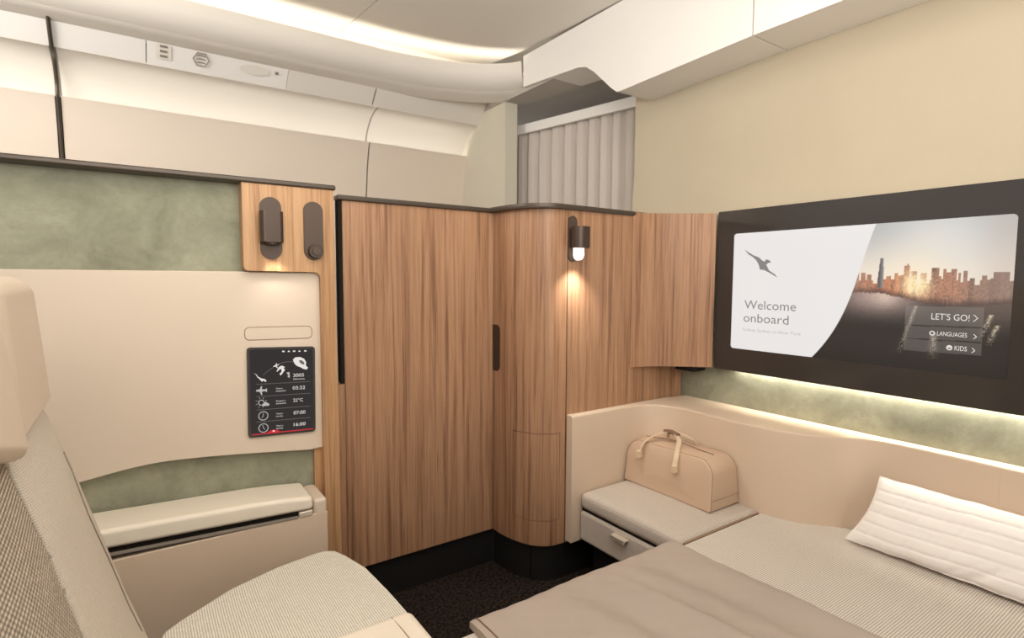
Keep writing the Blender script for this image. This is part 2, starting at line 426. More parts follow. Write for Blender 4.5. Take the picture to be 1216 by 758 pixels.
# service-panel fittings lie on the slanted face
def onps(x, t):   # t 0..1 from top to bottom of the slanted face
    return Vector((x, 3.10+.095*t, 2.312-.10*t))
psn = Vector((0, -.10, -.095)).normalized(); psu = Vector((0, -.095, .10)).normalized()
def psquad(bm, x, t, w, h, d=.003):
    c = onps(x, t)+psn*d
    r = Vector((1, 0, 0))
    for k in (0,):
        flat(bm, [c-r*w-psu*h, c+r*w-psu*h, c+r*w+psu*h, c-r*w+psu*h])
    return bm
so = thing('ceiling_speaker', 'small square speaker grille with three dark slots on the service panel', 'speaker', onps(.165, .5))
psquad(bm := bmesh.new(), .165, .5, .030, .036); link('grille_plate', bm, M['white'], so)
for k in (-1, 0, 1):
    psquad(bm := bmesh.new(), .165, .47+.17*k, .015, .0055, .006); link('slot', bm, M['greyseam'], so)
so = thing('air_outlet', 'hexagonal air outlet with curved slats right of the speaker grille', 'air vent', onps(.32, .5))
bm = bmesh.new(); ring = [onps(.32, .5)+psn*.004+Vector((1, 0, 0))*(.034*math.cos(math.radians(a)))+psu*(.036*math.sin(math.radians(a))) for a in range(0, 360, 60)]
sweep(bm, ring, circ(.0028, 6), closed_path=True); link('frame', bm, M['greyseam'], so)
for k in (-1, 0, 1):
    tube(bm := bmesh.new(), [onps(.32, .5)+psn*.004+Vector((1, 0, 0))*(.018*s)+psu*(.017*k+.004*(1-s*s)) for s in (-1, -.5, 0, .5, 1)], .0024, 6); link('slat', bm, M['greyseam'], so)
so = thing('reading_light', 'faint oval light fitting at the right end of the service panel', 'light', onps(.56, .5))
bm = bmesh.new(); flat(bm, [onps(.56, .5)+psn*.003+Vector((1, 0, 0))*(.07*math.cos(math.radians(a)))+psu*(.026*math.sin(math.radians(a))) for a in range(0, 360, 20)]); link('lens_plate', bm, M['white'], so)
psquad(bm := bmesh.new(), .665, .45, .008, .008, .004); link('indicator', bm, M['greyseam'], so)

# --- right soffit (bins over the monument)
sf = thing('overhead_soffit', 'white boxed soffit running across the ceiling above the beige wall', 'overhead bin', (1.9, 1.0, 2.1))
FACE = [(1.88, 2.072), (1.905, 2.074), (1.94, 2.10), (2.0, 2.155), (2.06, 2.21), (2.12, 2.252), (2.18, 2.268), (2.655, 2.303), (2.655, 2.47), (.925+.3, 2.47)]
def soffit(y0, outline, nm):
    bm = bmesh.new(); slab(bm, outline, 'x', 1.9, 2.128); link(nm, bm, M['bright'], sf)
soffit(0, [(1.222, 2.09), (1.88, 2.072), (1.905, 2.074), (1.94, 2.10), (2.0, 2.155), (2.06, 2.21), (2.12, 2.252), (2.18, 2.268), (2.655, 2.303), (2.655, 2.475), (1.222, 2.475)], 'soffit_panel')
soffit(0, [(-1.2, 2.09), (1.216, 2.09), (1.216, 2.475), (-1.2, 2.475)], 'soffit_panel')
for c in sf.children: pass

# --- curtain
cu = thing('curtain', 'grey-beige pleated curtain hanging behind the wooden column', 'curtain', (2.2, 2.6, 1.0))
a, b = Vector((2.10, 3.08)), Vector((2.31, 2.06)); d = (b-a); L = d.length; d.normalize(); s = Vector((d.y, -d.x))
bm = bmesh.new(); N = 260; rows = (.9, 1.5, 2.0, 2.13)
g = []
for z in rows:
    row = []
    for i in range(N+1):
        t = i/N; ph = t*11.5*2*math.pi+.8*math.sin(t*9)
        w = (.019*math.sin(ph)+.007*math.sin(2*ph+1.3))*(1 if z < 2.1 else .6)
        p = a+d*(L*t)+s*w; row.append(bm.verts.new((p.x, p.y, z)))
    g.append(row)
for r1, r2 in zip(g, g[1:]):
    for i in range(N): bm.faces.new((r1[i], r1[i+1], r2[i+1], r2[i]))
link('pleated_cloth', bm, M['curtain'], cu)
bm = bmesh.new(); off = -s*.03 if s.x > 0 else s*.03
sweep(bm, [Vector((a.x+off.x-.0, a.y+off.y+.0, 2.15)), Vector((b.x+off.x, b.y+off.y, 2.15))], [(-.012, -.026), (.012, -.026), (.012, .03), (-.012, .03)])
link('curtain_rail', bm, M['bright'], cu, smooth=False, label='white curtain rail')

# ================================================================== SUITE WALLS
# --- sliding door
dr = thing('door_1', 'walnut sliding door of the suite between console and rounded column', 'door', (.9, 1.9, .15), kind='structure')
link('door_leaf', box(.600, 1.212, 1.896, 1.926, .15, 1.465, .002, 1), M['wood'], dr)
link('top_rail', box(.583, 1.225, 1.884, 1.935, 1.465, 1.482, .004, 2), M['trim'], dr)
link('edge_seal', box(.584, .598, 1.893, 1.925, .834, 1.465, .003, 2), M['gap'], dr)
link('edge_strip', box(.566, .5995, 1.898, 1.926, .15, .832), M['wood'], dr)
link('kick_plate', box(.30, 1.225, 1.915, 1.935, 0, .15), M['black'], dr)
# --- column
co_ = thing('wall_column', 'walnut rounded corner column carrying the small wall lamp', 'wall', (1.35, 1.66, .0), kind='structure')
cpts = spline([(1.214, 1.900, 0), (1.216, 1.83, 0), (1.232, 1.755, 0), (1.262, 1.69, 0), (1.315, 1.645, 0), (1.385, 1.635, 0)], 8)
cpath = [(p.x, p.y) for p in cpts]
full = cpath+[(1.60, 1.635), (2.078, 1.635)]
# hatch opening: the curved part from index a to b between z .25 and .595
ia, ib = 14, len(cpath)-4
link('veneer_upper', wallstrip(bmesh.new(), full, .600, 1.465, .03), M['wood'], co_)
link('veneer_lower', wallstrip(bmesh.new(), full, .15, .250, .03), M['wood'], co_)
link('veneer_left', wallstrip(bmesh.new(), full[:ia+1], .25, .60, .03), M['wood'], co_)
link('veneer_right', wallstrip(bmesh.new(), full[ib:], .25, .60, .03), M['wood'], co_)
inner = [(x, y) for x, y in full[ia:ib+1]]
def trimends(p, e=.0022):
    p = [Vector(q) for q in p]; p[0] += (p[1]-p[0]).normalized()*e; p[-1] += (p[-2]-p[-1]).normalized()*e; return [(q.x, q.y) for q in p]
link('joint', box(1.3835, 1.3855, 1.6340, 1.6362, .15, 1.465), M['gap'], co_, smooth=False)
link('hatch', wallstrip(bmesh.new(), trimends(inner), .252, .598, .03), M['wood'], co_, label='small curved walnut hatch')
back = [(x+.012, y+.02) for x, y in inner]
link('hatch_backing', wallstrip(bmesh.new(), back, .24, .61, .02), M['gap'], co_)
off = [(p.x, p.y) for p in [Vector(q) for q in full]]
bm = bmesh.new()
rp = [Vector((1.190, 1.885, 1.474)), Vector((1.197, 1.80, 1.474)), Vector((1.212, 1.735, 1.474)), Vector((1.243, 1.672, 1.474)), Vector((1.305, 1.626, 1.474)), Vector((1.385, 1.622, 1.474)), Vector((1.6, 1.626, 1.474)), Vector((2.06, 1.640, 1.474))]
sweep(bm, spline(rp, 6), [(-.032, -.009), (.0, -.009), (.003, 0), (.0, .009), (-.032, .009)])
link('top_rail', bm, M['trim'], co_)
kp = trimends([(x+.012, y+.012) for x, y in full])
k1 = kp[:24]; k2 = kp[23:]
link('kick_plate', wallstrip(bmesh.new(), k1, 0, .15, .02), M['black'], co_)
link('kick_plate', wallstrip(bmesh.new(), [(k2[0][0]+.004, k2[0][1]-.001)]+k2[1:], 0, .15, .02), M['black'], co_)
# recessed pull: rounded dark pocket let into the column beside the door edge
bm = bmesh.new()
def colpt(s):   # point on column path at arc length s from the door corner
    P = [Vector(q) for q in full]; acc = 0
    for A, B in zip(P, P[1:]):
        l = (B-A).length
        if acc+l >= s: return A+(B-A)*((s-acc)/l)
        acc += l
for grp in (0,):
    ol = rr(-.012, .052, .825, 1.014, .022, 6)
    vs = []
    for s_, z_ in ol:
        p = colpt(max(s_, 0)); vs.append(bm.verts.new((p.x-.0025+(0 if s_ >= 0 else 0), p.y+(0 if s_ >= 0 else -s_), z_)))
    f = bm.faces.new(vs)
    ex = bmesh.ops.extrude_face_region(bm, geom=[f]); bmesh.ops.translate(bm, verts=[v for v in ex['geom'] if isinstance(v, bmesh.types.BMVert)], vec=(.004, 0, 0))
link('door_pull', bm, M['metal'], co_, label='dark recessed finger pull')

# --- wing panel beside the television
wg = thing('wing_panel', 'walnut panel curving forward to the left edge of the television', 'wall panel', (1.9, 1.55, .82))
wp = spline([(1.735, 1.631, 0), (1.80, 1.618, 0), (1.87, 1.585, 0), (1.95, 1.522, 0), (2.035, 1.442, 0)], 8)
link('panel', wallstrip(bmesh.new(), [(p.x, p.y) for p in wp], .825, 1.480, .018), M['wood'], wg)
link('mounting_block', box(1.99, 2.07, 1.50, 1.60, .80, .826, .003), M['black'], wg)

# --- wall lamp on column
wl = thing('wall_lamp', 'small bronze wall lamp shining down on the walnut column', 'lamp', (1.405, 1.634, 1.28))
bm = bmesh.new(); slab(bm, rr(1.384, 1.426, 1.268, 1.443, .0209, 8), 'y', 1.628, 1.635, .001); link('back_plate', bm, M['plate'], wl)
bm = bmesh.new(); slab(bm, rr(1.376, 1.444, 1.558, 1.622, .028, 8), 'z', 1.318, 1.398, .0015); link('lamp_head', bm, M['metal'], wl)
link('arm', box(1.392, 1.42, 1.615, 1.63, 1.335, 1.385, .002), M['metal'], wl)
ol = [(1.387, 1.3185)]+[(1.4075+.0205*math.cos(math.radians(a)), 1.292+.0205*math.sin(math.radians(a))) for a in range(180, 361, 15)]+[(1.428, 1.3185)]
link('lens', slab(bmesh.new(), ol, 'y', 1.588, 1.606, .003), M['lamp'], wl, label='glow for the lamplit rounded end of the back plate')  # glowing slab standing in for the lamplit lower end of the back plate
spot('wall_lamp_light', (1.408, 1.582, 1.266), (1.408, 1.61, .95), 7, 105, 1.0, .016, (1, .96, .88))

# ================================================================== CONSOLE (left)
cs = thing('side_console', 'console wall left of the door, sage suede framed by cream and oak', 'cabinet', (.1, 1.87, 0))
# oak L: box + post, inner fillet
ol = [(.5105, .0), (.556, .0), (.556, 1.487), (.282, 1.487), (.282, 1.236)]
ol += [(.282+.016-.016*math.cos(math.radians(a)), 1.236-.016*math.sin(math.radians(a))) for a in (22, 45, 67, 90)]
ol += [(.490+.0205*math.sin(math.radians(a)), 1.1995+.0205*math.cos(math.radians(a))) for a in (0, 22, 45, 67, 90)]
bm = slab(bmesh.new(), ol, 'y', 1.845, 1.9, .0015)
for v in bm.verts:
    if v.co.z < .5 and v.co.x > .55: v.co.x += .008
link('oak_frame', bm, M['oak'], cs, label='oak veneered corner frame and post')
link('suede_back', box(-1.1, .52, 1.90, 1.925, .3, 1.49), M['green'], cs, label='sage green suede backing')
link('top_rail', box(-1.1, .563, 1.838, 1.93, 1.487, 1.503, .005, 3), M['trim'], cs)
# cream panel with a wavy bottom edge
ol = [(-1.05, 1.219)] + [(-1.05, .60)]
for p in spline([(-.45, .60, 0), (-.35, .612, 0), (-.126, .645, 0), (-.02, .660, 0), (.07, .664, 0), (.2, .656, 0), (.35, .641, 0), (.47, .628, 0)], 5): ol.append((p.x, p.y))
ol += [(.50+.03*math.cos(math.radians(a)), .657+.03*math.sin(math.radians(a))) for a in (-80, -60, -40, -20, 0)]
ol += [(.51+.0*0+.02*math.cos(math.radians(a)), 1.199+.02*math.sin(math.radians(a))) for a in (0, 30, 60, 90)]
link('cream_panel', slab(bmesh.new(), ol, 'y', 1.868, 1.9, .004), M['cream'], cs, label='large cream leather panel around the tablet')
bm = bmesh.new(); o2 = rr(.282, .484, 1.004, 1.044, .0135, 6)
sweep(bm, [Vector((a, 1.868, b-.02*(a-.38))) for a, b in o2], circ(.0012, 6), closed_path=True, upv=Vector((0, 1, 0))); link('flap_groove', bm, M['seam'], cs)
bm = bmesh.new(); slab(bm, [(a, b-.02*(a-.38)) for a, b in rr(.2835, .4825, 1.0055, 1.0425, .012, 6)], 'y', 1.8668, 1.869, .0008); link('flap', bm, M['cream'], cs)
link('side_return', box(.487, .5655, 1.88, 1.93, .15, 1.49), M['oak'], cs)

# pill fittings
rl = thing('reading_lamp', 'bronze pill-shaped reading lamp on the left of the oak corner', 'lamp', (.361, 1.845, 1.27))
bm = slab(bmesh.new(), rr(.330, .392, 1.258, 1.448, .0309, 10), 'y', 1.838, 1.846, .0015); link('back_plate', bm, M['plate'], rl)
bm = slab(bmesh.new(), rr(.326, .391, 1.800, 1.842, .012, 6), 'z', 1.308, 1.402, .002); link('lamp_head', bm, M['metal'], rl)
bm = bmesh.new(); cyl(bm, (.361, 1.826, 1.302), (.361, 1.826, 1.3085), .018); link('lens', bm, M['plate'], rl)
spot('reading_lamp_light', (.361, 1.818, 1.262), (.42, 1.86, .95), .6, 110, 1.0, .01, (1, .93, .82))
ck = thing('coat_hook', 'bronze pill-shaped plate with a round knob, right on the oak corner', 'hook', (.489, 1.845, 1.27))
bm = slab(bmesh.new(), rr(.459, .519, 1.258, 1.444, .0299, 10), 'y', 1.838, 1.846, .0015); link('back_plate', bm, M['plate'], ck)
bm = bmesh.new(); cyl(bm, (.4915, 1.838, 1.286), (.4915, 1.818, 1.286), .022, 28); link('knob', bm, M['metal'], ck)
bm = bmesh.new(); cyl(bm, (.4915, 1.818, 1.286), (.4915, 1.814, 1.286), .012, 24); link('knob_centre', bm, M['plate'], ck)

# ledge (arm rest box under the panel)
lg = thing('storage_ledge', 'cream padded armrest box under the console panel, slot below its lid', 'armrest', (.1, 1.81, 0))
def slope(bm, k=.035):
    for v in bm.verts: v.co.z += max(0, .45-v.co.x)*k if v.co.z > .42 else 0
    return bm
bm = box(-.9, .490, 1.748, 1.898, .02, .455, .004)
link('body', bm, M['tan'], lg)
bm = box(.447, .490, 1.748, 1.898, .44, .5, .012, 4); link('end_cap', bm, M['cream'], lg)
bm = box(-.9, .4455, 1.742, 1.898, .472, .512, .012, 5)
bmesh.ops.subdivide_edges(bm, edges=[e for e in bm.edges if abs(e.verts[0].co.x-e.verts[1].co.x) > 1], cuts=16)
for v in bm.verts:
    if v.co.z > .49: v.co.z += .010*max(0, min(1, (.44-v.co.x)/.12)) + .008*math.sin((v.co.y-1.742)/.156*math.pi)
link('lid_pad', slope(bm), M['band'], lg, label='pale padded lid')
bm = box(-.9, .405, 1.756, 1.80, .452, .474); link('slot', slope(bm), M['gap'], lg)
bm = box(-.9, .4, 1.7465, 1.76, .449, .457, .002); link('slot_lip', slope(bm), M['greyseam'], lg)
bm = box(.402, .444, 1.745, 1.77, .452, .471, .004); link('latch', bm, M['chrome'], lg, label='small metal latch')

# tablet
tb = thing('tablet', 'dark flight information tablet set in the cream panel', 'tablet', (.386, 1.868, .835))
def T2(u, v, d=0.):   # u 0..1 left-right, v 0..1 bottom-top on the tablet, slightly rotated
    x = (u-.5)*.2055; z = (v-.5)*.285; a = math.radians(-2.7)
    return (.3865+x*math.cos(a)-z*math.sin(a)*.25, 1.862-d, .8365+x*math.sin(a)+z*math.cos(a))
def tslab(nm, uv, d, mat, par, th=.0004):
    bm = bmesh.new(); v0 = [bm.verts.new(T2(u, v, d)) for u, v in uv]; f = bm.faces.new(v0)
    e = bmesh.ops.extrude_face_region(bm, geom=[f]); bmesh.ops.translate(bm, verts=[q for q in e['geom'] if isinstance(q, bmesh.types.BMVert)], vec=(0, th, 0))
    return link(nm, bm, mat, par, smooth=False)
asp = .2055/.285
def trr(u0, u1, v0, v1, r): return [((a/.2055), (b/.285)) for a, b in rr(u0*.2055, u1*.2055, v0*.285, v1*.285, r, 5)]
tslab('casing', trr(0, 1, 0, 1, .010), .001, M['bezel'], tb, .012)
sc = tslab('screen', trr(.04, .965, .03, .975, .006), .0016, M['scr_dark'], tb)
def tline(p, q, w, mat='scr_line', d=.0022, nm='rule'):
    (a, b), (c, e) = p, q; dx, dy = (c-a)*asp, (e-b); l = math.hypot(dx, dy); nx, ny = -dy/l*w/asp, dx/l*w
    return [(a+nx, b+ny), (c+nx, e+ny), (c-nx, e-ny), (a-nx, b-ny)]
for v in (.592, .455, .305, .170): tslab('rule', tline((.12, v), (.92, v), .0025), .0021, M['scr_line'], sc)
def tt(body, u, v, w, h, mat='scr_txt'):
    a = math.radians(-2.7)
    return text(body, M[mat], sc, (math.cos(a), 0, math.sin(a)), (0.012, 0, 1), T2(u, v, .0026), w*.2055, h*.285)
tt('3005', .66, .655, .165, .038); tt('kilometres', .665, .622, .17, .018)
tt('03:22', .65, .510, .19, .038); tt('22\u00b0C', .655, .368, .15, .038); tt('07:00', .66, .222, .18, .038); tt('16:00', .66, .085, .18, .038)
for a, b, v in (('Time to', 'destination', .525), ('Weather in', 'destination', .383), ('Time in', 'London', .238), ('Time in', 'Sydney', .100)):
    tt(a, .40, v, .10 if 'W' not in a else .14, .016); tt(b, .40, v-.028, .15 if 'd' in b[:1] else .10, .016)
def ring(cu_, cv, r, w=.0022, n=20, a0=0, a1=360):
    bm = bmesh.new(); K = n
    P = [(cu_+r*math.cos(math.radians(a0+(a1-a0)*k/K)), cv+r*asp*math.sin(math.radians(a0+(a1-a0)*k/K)), k) for k in range(K+1)]
    I = [(cu_+(r-w*5)*math.cos(math.radians(a0+(a1-a0)*k/K)), cv+(r-w*5)*asp*math.sin(math.radians(a0+(a1-a0)*k/K))) for k in range(K+1)]
    A = [bm.verts.new(T2(p[0], p[1], .0022)) for p in P]; B = [bm.verts.new(T2(q[0], q[1], .0022)) for q in I]
    for k in range(K): bm.faces.new((A[k], A[k+1], B[k+1], B[k]))
    return bm
for v in (.235, .098):
    link('clock_icon', ring(.215, v, .072), M['scr_pale'], sc, smooth=False)
    tslab('clock_hand', tline((.215, v), (.215+(.0 if v > .2 else -.01), v+.032), .0025), .0022, M['scr_pale'], sc)
    tslab('clock_hand', tline((.215, v), (.195 if v > .2 else .235, v-.02), .0025), .0022, M['scr_pale'], sc)
link('sun_icon', ring(.19, .385, .045), M['scr_pale'], sc, smooth=False)
for k in range(7):
    a = math.radians(20+k*45); tslab('sun_ray', tline((.19+.06*math.cos(a), .385+.06*asp*math.sin(a)), (.19+.085*math.cos(a), .385+.085*asp*math.sin(a)), .002), .0022, M['scr_pale'], sc)
tslab('cloud_icon', [(.20, .345), (.30, .345), (.305, .365), (.275, .378), (.25, .392), (.23, .375), (.205, .368)], .0024, M['scr_pale'], sc)
pl_ = [(.12, .53), (.17, .535), (.19, .57), (.205, .57), (.20, .535), (.25, .53), (.27, .545), (.275, .52), (.27, .497), (.25, .512), (.20, .508), (.205, .47), (.19, .47), (.17, .507), (.12, .512)]
tslab('aeroplane_icon', pl_, .0022, M['scr_pale'], sc)
tslab('map_landmass', [(.09, .72), (.13, .70), (.15, .675), (.20, .655), (.25, .645), (.27, .62), (.245, .615), (.235, .63), (.20, .62), (.17, .65), (.14, .67), (.12, .70)], .0022, M['scr_txt'], sc)
tslab('map_landmass', [(.45, .775), (.49, .79), (.54, .775), (.52, .76), (.54, .74), (.49, .69), (.47, .68), (.46, .70), (.49, .72), (.485, .755), (.455, .745), (.42, .72), (.42, .735)], .0022, M['scr_txt'], sc)
tslab('map_landmass', [(.56, .705), (.59, .715), (.61, .705), (.605, .69), (.61, .665), (.60, .645), (.575, .665), (.59, .68)], .0022, M['scr_pale'], sc)
tslab('map_landmass', [(.66, .855), (.70, .88), (.77, .882), (.83, .86), (.86, .82), (.855, .78), (.89, .755), (.87, .735), (.82, .742), (.77, .765), (.72, .78), (.68, .81)], .0022, M['scr_txt'], sc)
tslab('map_landmass', [(.75, .845), (.79, .845), (.83, .82), (.83, .79), (.79, .80), (.76, .82)], .0025, M['scr_line'], sc)
arc = [(.22+.46*t, .69+.14*math.sin(t*math.pi*.62)) for t in [k/12 for k in range(13)]]
bm = bmesh.new(); A = [bm.verts.new(T2(u, v, .0022)) for u, v in arc]; B = [bm.verts.new(T2(u, v+.006, .0022)) for u, v in arc]
for k in range(12): bm.faces.new((A[k], A[k+1], B[k+1], B[k]))
link('flight_path', bm, M['scr_line'], sc, smooth=False)
tslab('aeroplane_icon', [(.37, .79), (.40, .797), (.41, .82), (.42, .82), (.415, .80), (.45, .81), (.45, .80), (.42, .79), (.435, .765), (.425, .763), (.405, .782), (.375, .78)], .0026, M['scr_txt'], sc)
for k, u in enumerate((.52, .60, .68, .76, .85)):
    tslab('status_icon', [(u-.018, .943), (u+.018, .943), (u+.018-(.01*(k % 2)), .958), (u-.018+(.01*(k % 2)), .958)], .0022, M['scr_txt'], sc)
tslab('red_line', [(.05, .028), (.96, .028), (.96, .038), (.05, .038)], .0024, M['scr_red'], sc)
tslab('red_tab', [(.26, .036), (.46, .036), (.42, .058), (.38, .068), (.34, .068), (.30, .055)], .0027, M['scr_red'], sc)
tslab('tab_icon', [(.345, .045), (.375, .045), (.375, .060), (.345, .060)], .003, M['scr_txt'], sc)

# ================================================================== TELEVISION
tv = thing('television', 'large black-framed wall television showing a welcome page', 'television', (2.045, .7, .82))
TX = 2.045
bm = bmesh.new(); slab(bm, rr(.08, 1.441, .822, 1.484, .006, 3), 'x', TX, 2.070, .0015); link('bezel', bm, M['bezel'], tv, label='glossy dark glass front')
link('mount', box(2.070, 2.088, .2, 1.35, .95, 1.4), M['black'], tv)
# screen picture painted as emission colours on a fine grid
SY0, SY1, SZ0, SZ1 = 1.362, .480, .918, 1.388
def SP(u, v, d=0.): return Vector((TX-.0008-d, SY0+(SY1-SY0)*u, SZ0+(SZ1-SZ0)*v))
NU, NV = 440, 236
uu, vv = np.meshgrid(np.linspace(0, 1, NU+1), np.linspace(0, 1, NV+1))
def lin(c): c = np.asarray(c, float)/255.; return np.where(c <= .04045, c/12.92, ((c+.055)/1.055)**2.4)
rng = np.random.default_rng(3)
def smooth(x, a, b): t = np.clip((x-a)/(b-a), 0, 1); return t*t*(3-2*t)
def lerp(a, b, t): return a+(b-a)*t[..., None]
def C(*c): return np.array(c, float)
sun = (.735, .575)
d2 = np.sqrt(((uu-sun[0])*1.88)**2+(vv-sun[1])**2)
img = lerp(C(240, 226, 208), C(176, 178, 178), smooth(vv, .62, 1.0))
img = lerp(img, C(226, 222, 216), .85*np.exp(-(((uu-.80)*1.7)**2+(vv-.86)**2)/.09))
img = lerp(img, C(200, 184, 172), smooth(uu, .86, 1.0)*.5)
img = lerp(img, C(255, 236, 206), .9*np.exp(-(d2/.22)**2))
# skyline
top = np.full(NU+1, .60)
us = np.linspace(0, 1, NU+1)
x = .50
while x < 1.02:
    w = rng.uniform(.006, .016); h = .585+.05*rng.random()+.02*math.sin(x*40)
    if .70 < x < .86 and rng.random() < .35: h += .05
    top[(us >= x) & (us < x+w)] = h; x += w
for a, b, h in ((.526, .545, .665), (.552, .566, .655), (.572, .588, .64), (.695, .712, .70), (.703, .708, .715), (.718, .735, .665), (.747, .765, .65), (.778, .800, .685), (.812, .822, .675), (.836, .852, .675), (.869, .880, .665), (.92, .934, .635), (.948, .99, .655), (.99, 1.0, .60)):
    top[(us >= a) & (us < b)] = h
shore = np.interp(us, [.5, .527, .621, .681, .745, .844, .933, 1.], [.515, .513, .511, .485, .455, .44, .447, .465])
shore = shore[None, :]+.004*rng.standard_normal((1, NU+1))
bld = (vv < top[None, :]) & (vv > shore)
cellr = .5*rng.random((NV//3+2, NU//2+2))
cell = cellr[(np.arange(NV+1)//3)[:, None], (np.arange(NU+1)//2)[None, :]]+.5*rng.random((2, NU//6+2))[(np.arange(NV+1)//400)[:, None], (np.arange(NU+1)//6)[None, :]]
city = lerp(C(104, 80, 72), C(176, 146, 130), cell)
city = lerp(city, C(150, 128, 116), smooth(uu, .82, .95)*.6)
glow = np.exp(-(((uu-.70)/.16)**2+((vv-.56)/.16)**2))
city = lerp(city, C(236, 142, 92), np.clip(glow*(.15+.85*cell), 0, 1))
city = lerp(city, C(255, 232, 180), np.clip(1.5*np.exp(-(d2/.085)**2)*(.5+.6*cell), 0, 1))
city = lerp(city, C(70, 54, 52), smooth(shore+.05-vv, 0, .05)*.65)
img = np.where(bld[..., None], city, img)
tower = (np.abs(uu-.620) < .0095-.004*smooth(vv, .62, .76)) & (vv < .755) & (vv > .55)
img = np.where(tower[..., None], lerp(C(92, 88, 92), C(150, 140, 136), smooth(uu, .612, .628)), img)
wat = vv <= shore
water = lerp(C(42, 36, 34), C(186, 160, 150), smooth(vv, .26, .50)*np.exp(-((uu-.62)/.16)**2))
water = lerp(water, C(120, 104, 94), smooth(vv, .2, .46)*smooth(uu, .72, .95)*.75)
water = lerp(water, C(236, 210, 190), .55*np.exp(-((uu-.64)/.035)**2)*smooth(vv, .38, .5))
nz = rng.standard_normal((NV+1, NU+1)); nz = (nz+np.roll(nz, 1, 1)+np.roll(nz, 2, 1)+np.roll(nz, -1, 1))/4
water = water*(1+.05*nz[..., None])
img = np.where(wat[..., None], water, img)
for (a, b, c, e, w) in ((.738, .43, .690, .10, .007), (.795, .26, .797, .08, .011), (.950, .39, .925, .24, .008), (.968, .33, .945, .20, .008)):
    t = (b-vv)/(b-e); cx = a+(c-a)*t
    br = (t > 0) & (t < 1); sp = rng.random((NV+1, NU+1))
    st = np.exp(-((uu-cx)/(w*(.7+.6*t)))**2)*br*(sp > (.15+.65*np.clip(t, 0, 1)))*(1-.5*np.clip(t, 0, 1))
    img = lerp(img, C(240, 222, 190), np.clip(st, 0, 1)*.85)
# translucent buttons
for v0l, v1l, v0r, v1r in ((.300, .428, .313, .436), (.210, .293, .219, .303), (.124, .203, .134, .212)):
    t = (uu-.705)/(.931-.705); lo = v0l+(v0r-v0l)*t; hi_ = v1l+(v1r-v1l)*t
    inside = (t > 0) & (t < 1) & (vv > lo) & (vv < hi_)
    img = np.where(inside[..., None], img*.55+C(150, 142, 136)*.42, img)
# curved white welcome area
edge = np.polyval(np.polyfit([.011, .132, .272, .489, .664, .86, .998], [.382, .432, .474, .516, .545, .574, .594], 3), vv)
wmask = smooth(edge-uu, -.001, .0012)
img = lerp(img, C(236, 232, 230), wmask)
# dark fade at the very bottom right
img = lerp(img, C(34, 30, 28), (1-smooth(vv, .0, .16))*(1-wmask)*.8)
col = lin(np.clip(img, 0, 255))
# mesh (rounded corners by dropping corner cells)
Pv = np.stack([np.full(uu.shape, TX-.0008), SY0+(SY1-SY0)*uu, SZ0+(SZ1-SZ0)*vv], -1).reshape(-1, 3)
scp = wloc(tv); Pv = Pv-np.array(scp)
idx = (np.arange(NV)[:, None]*(NU+1)+np.arange(NU)[None, :])
quads = np.stack([idx, idx+NU+1, idx+NU+2, idx+1], -1)
ci = np.minimum(np.arange(NU)[None, :], NU-1-np.arange(NU)[None, :])+np.zeros((NV, 1)); cj = np.minimum(np.arange(NV)[:, None], NV-1-np.arange(NV)[:, None])+np.zeros((1, NU))
keep = ~((ci < 5) & (cj < 5) & ((5-ci)**2+(5-cj)**2 > 27))
quads = quads[keep]
me = bpy.data.meshes.new('screen'); me.from_pydata(Pv.tolist(), [], quads.tolist())
ca = me.color_attributes.new('picture', 'FLOAT_COLOR', 'POINT')
ca.data.foreach_set('color', np.concatenate([col.reshape(-1, 3), np.ones((col.size//3, 1))], 1).ravel())
ms = bpy.data.materials.new('screen_picture'); ms.use_nodes = True; nt = ms.node_tree
b = nt.nodes['Principled BSDF']; b.inputs['Base Color'].default_value = (.01, .01, .01, 1); b.inputs['Roughness'].default_value = .2
at = nn(nt, 'ShaderNodeAttribute', attribute_name='picture'); nt.links.new(at.outputs['Color'], b.inputs['Emission Color']); b.inputs['Emission Strength'].default_value = .97
me.materials.append(ms); scr = bpy.data.objects.new('screen', me); COL.objects.link(scr); scr.parent = tv
scr['label'] = 'lit screen, white welcome area left and sunset city skyline right'
RT, UPZ = (0, -1, 0), (0, 0, 1)
def st(body, u, v, w, h, mat): return text(body, M[mat], scr, RT, UPZ, SP(u, v, .0006), w*.882, h*.47)
st('Welcome', .064, .352, .240, .072, 'scr_grey'); st('onboard', .062, .240, .212, .072, 'scr_grey')
st('Sydney Sydney to New York', .060, .160, .270, .026, 'scr_pale')
st("LET'S GO!", .786, .345, .108, .042, 'scr_txt'); st('LANGUAGES', .806, .241, .084, .028, 'scr_txt'); st('KIDS', .858, .153, .034, .030, 'scr_txt')
def spoly(nm, pts, mat, d=.0006):
    bm = bmesh.new(); flat(bm, [SP(u, v, d) for u, v in pts]); bmesh.ops.triangulate(bm, faces=bm.faces); return link(nm, bm, M[mat], scr, smooth=False)
lgp = [(0.054, 0.864), (0.074, 0.836), (0.099, 0.809), (0.127, 0.789), (0.143, 0.762), (0.155, 0.752), (0.160, 0.770), (0.172, 0.766), (0.187, 0.747), (0.169, 0.738), (0.152, 0.728), (0.144, 0.713), (0.15, 0.698), (0.177, 0.679), (0.204, 0.647), (0.217, 0.619), (0.185, 0.653), (0.156, 0.681), (0.133, 0.687), (0.128, 0.723), (0.117, 0.76), (0.099, 0.791), (0.074, 0.819)]
spoly('leaping_animal_emblem', lgp, 'scr_grey')
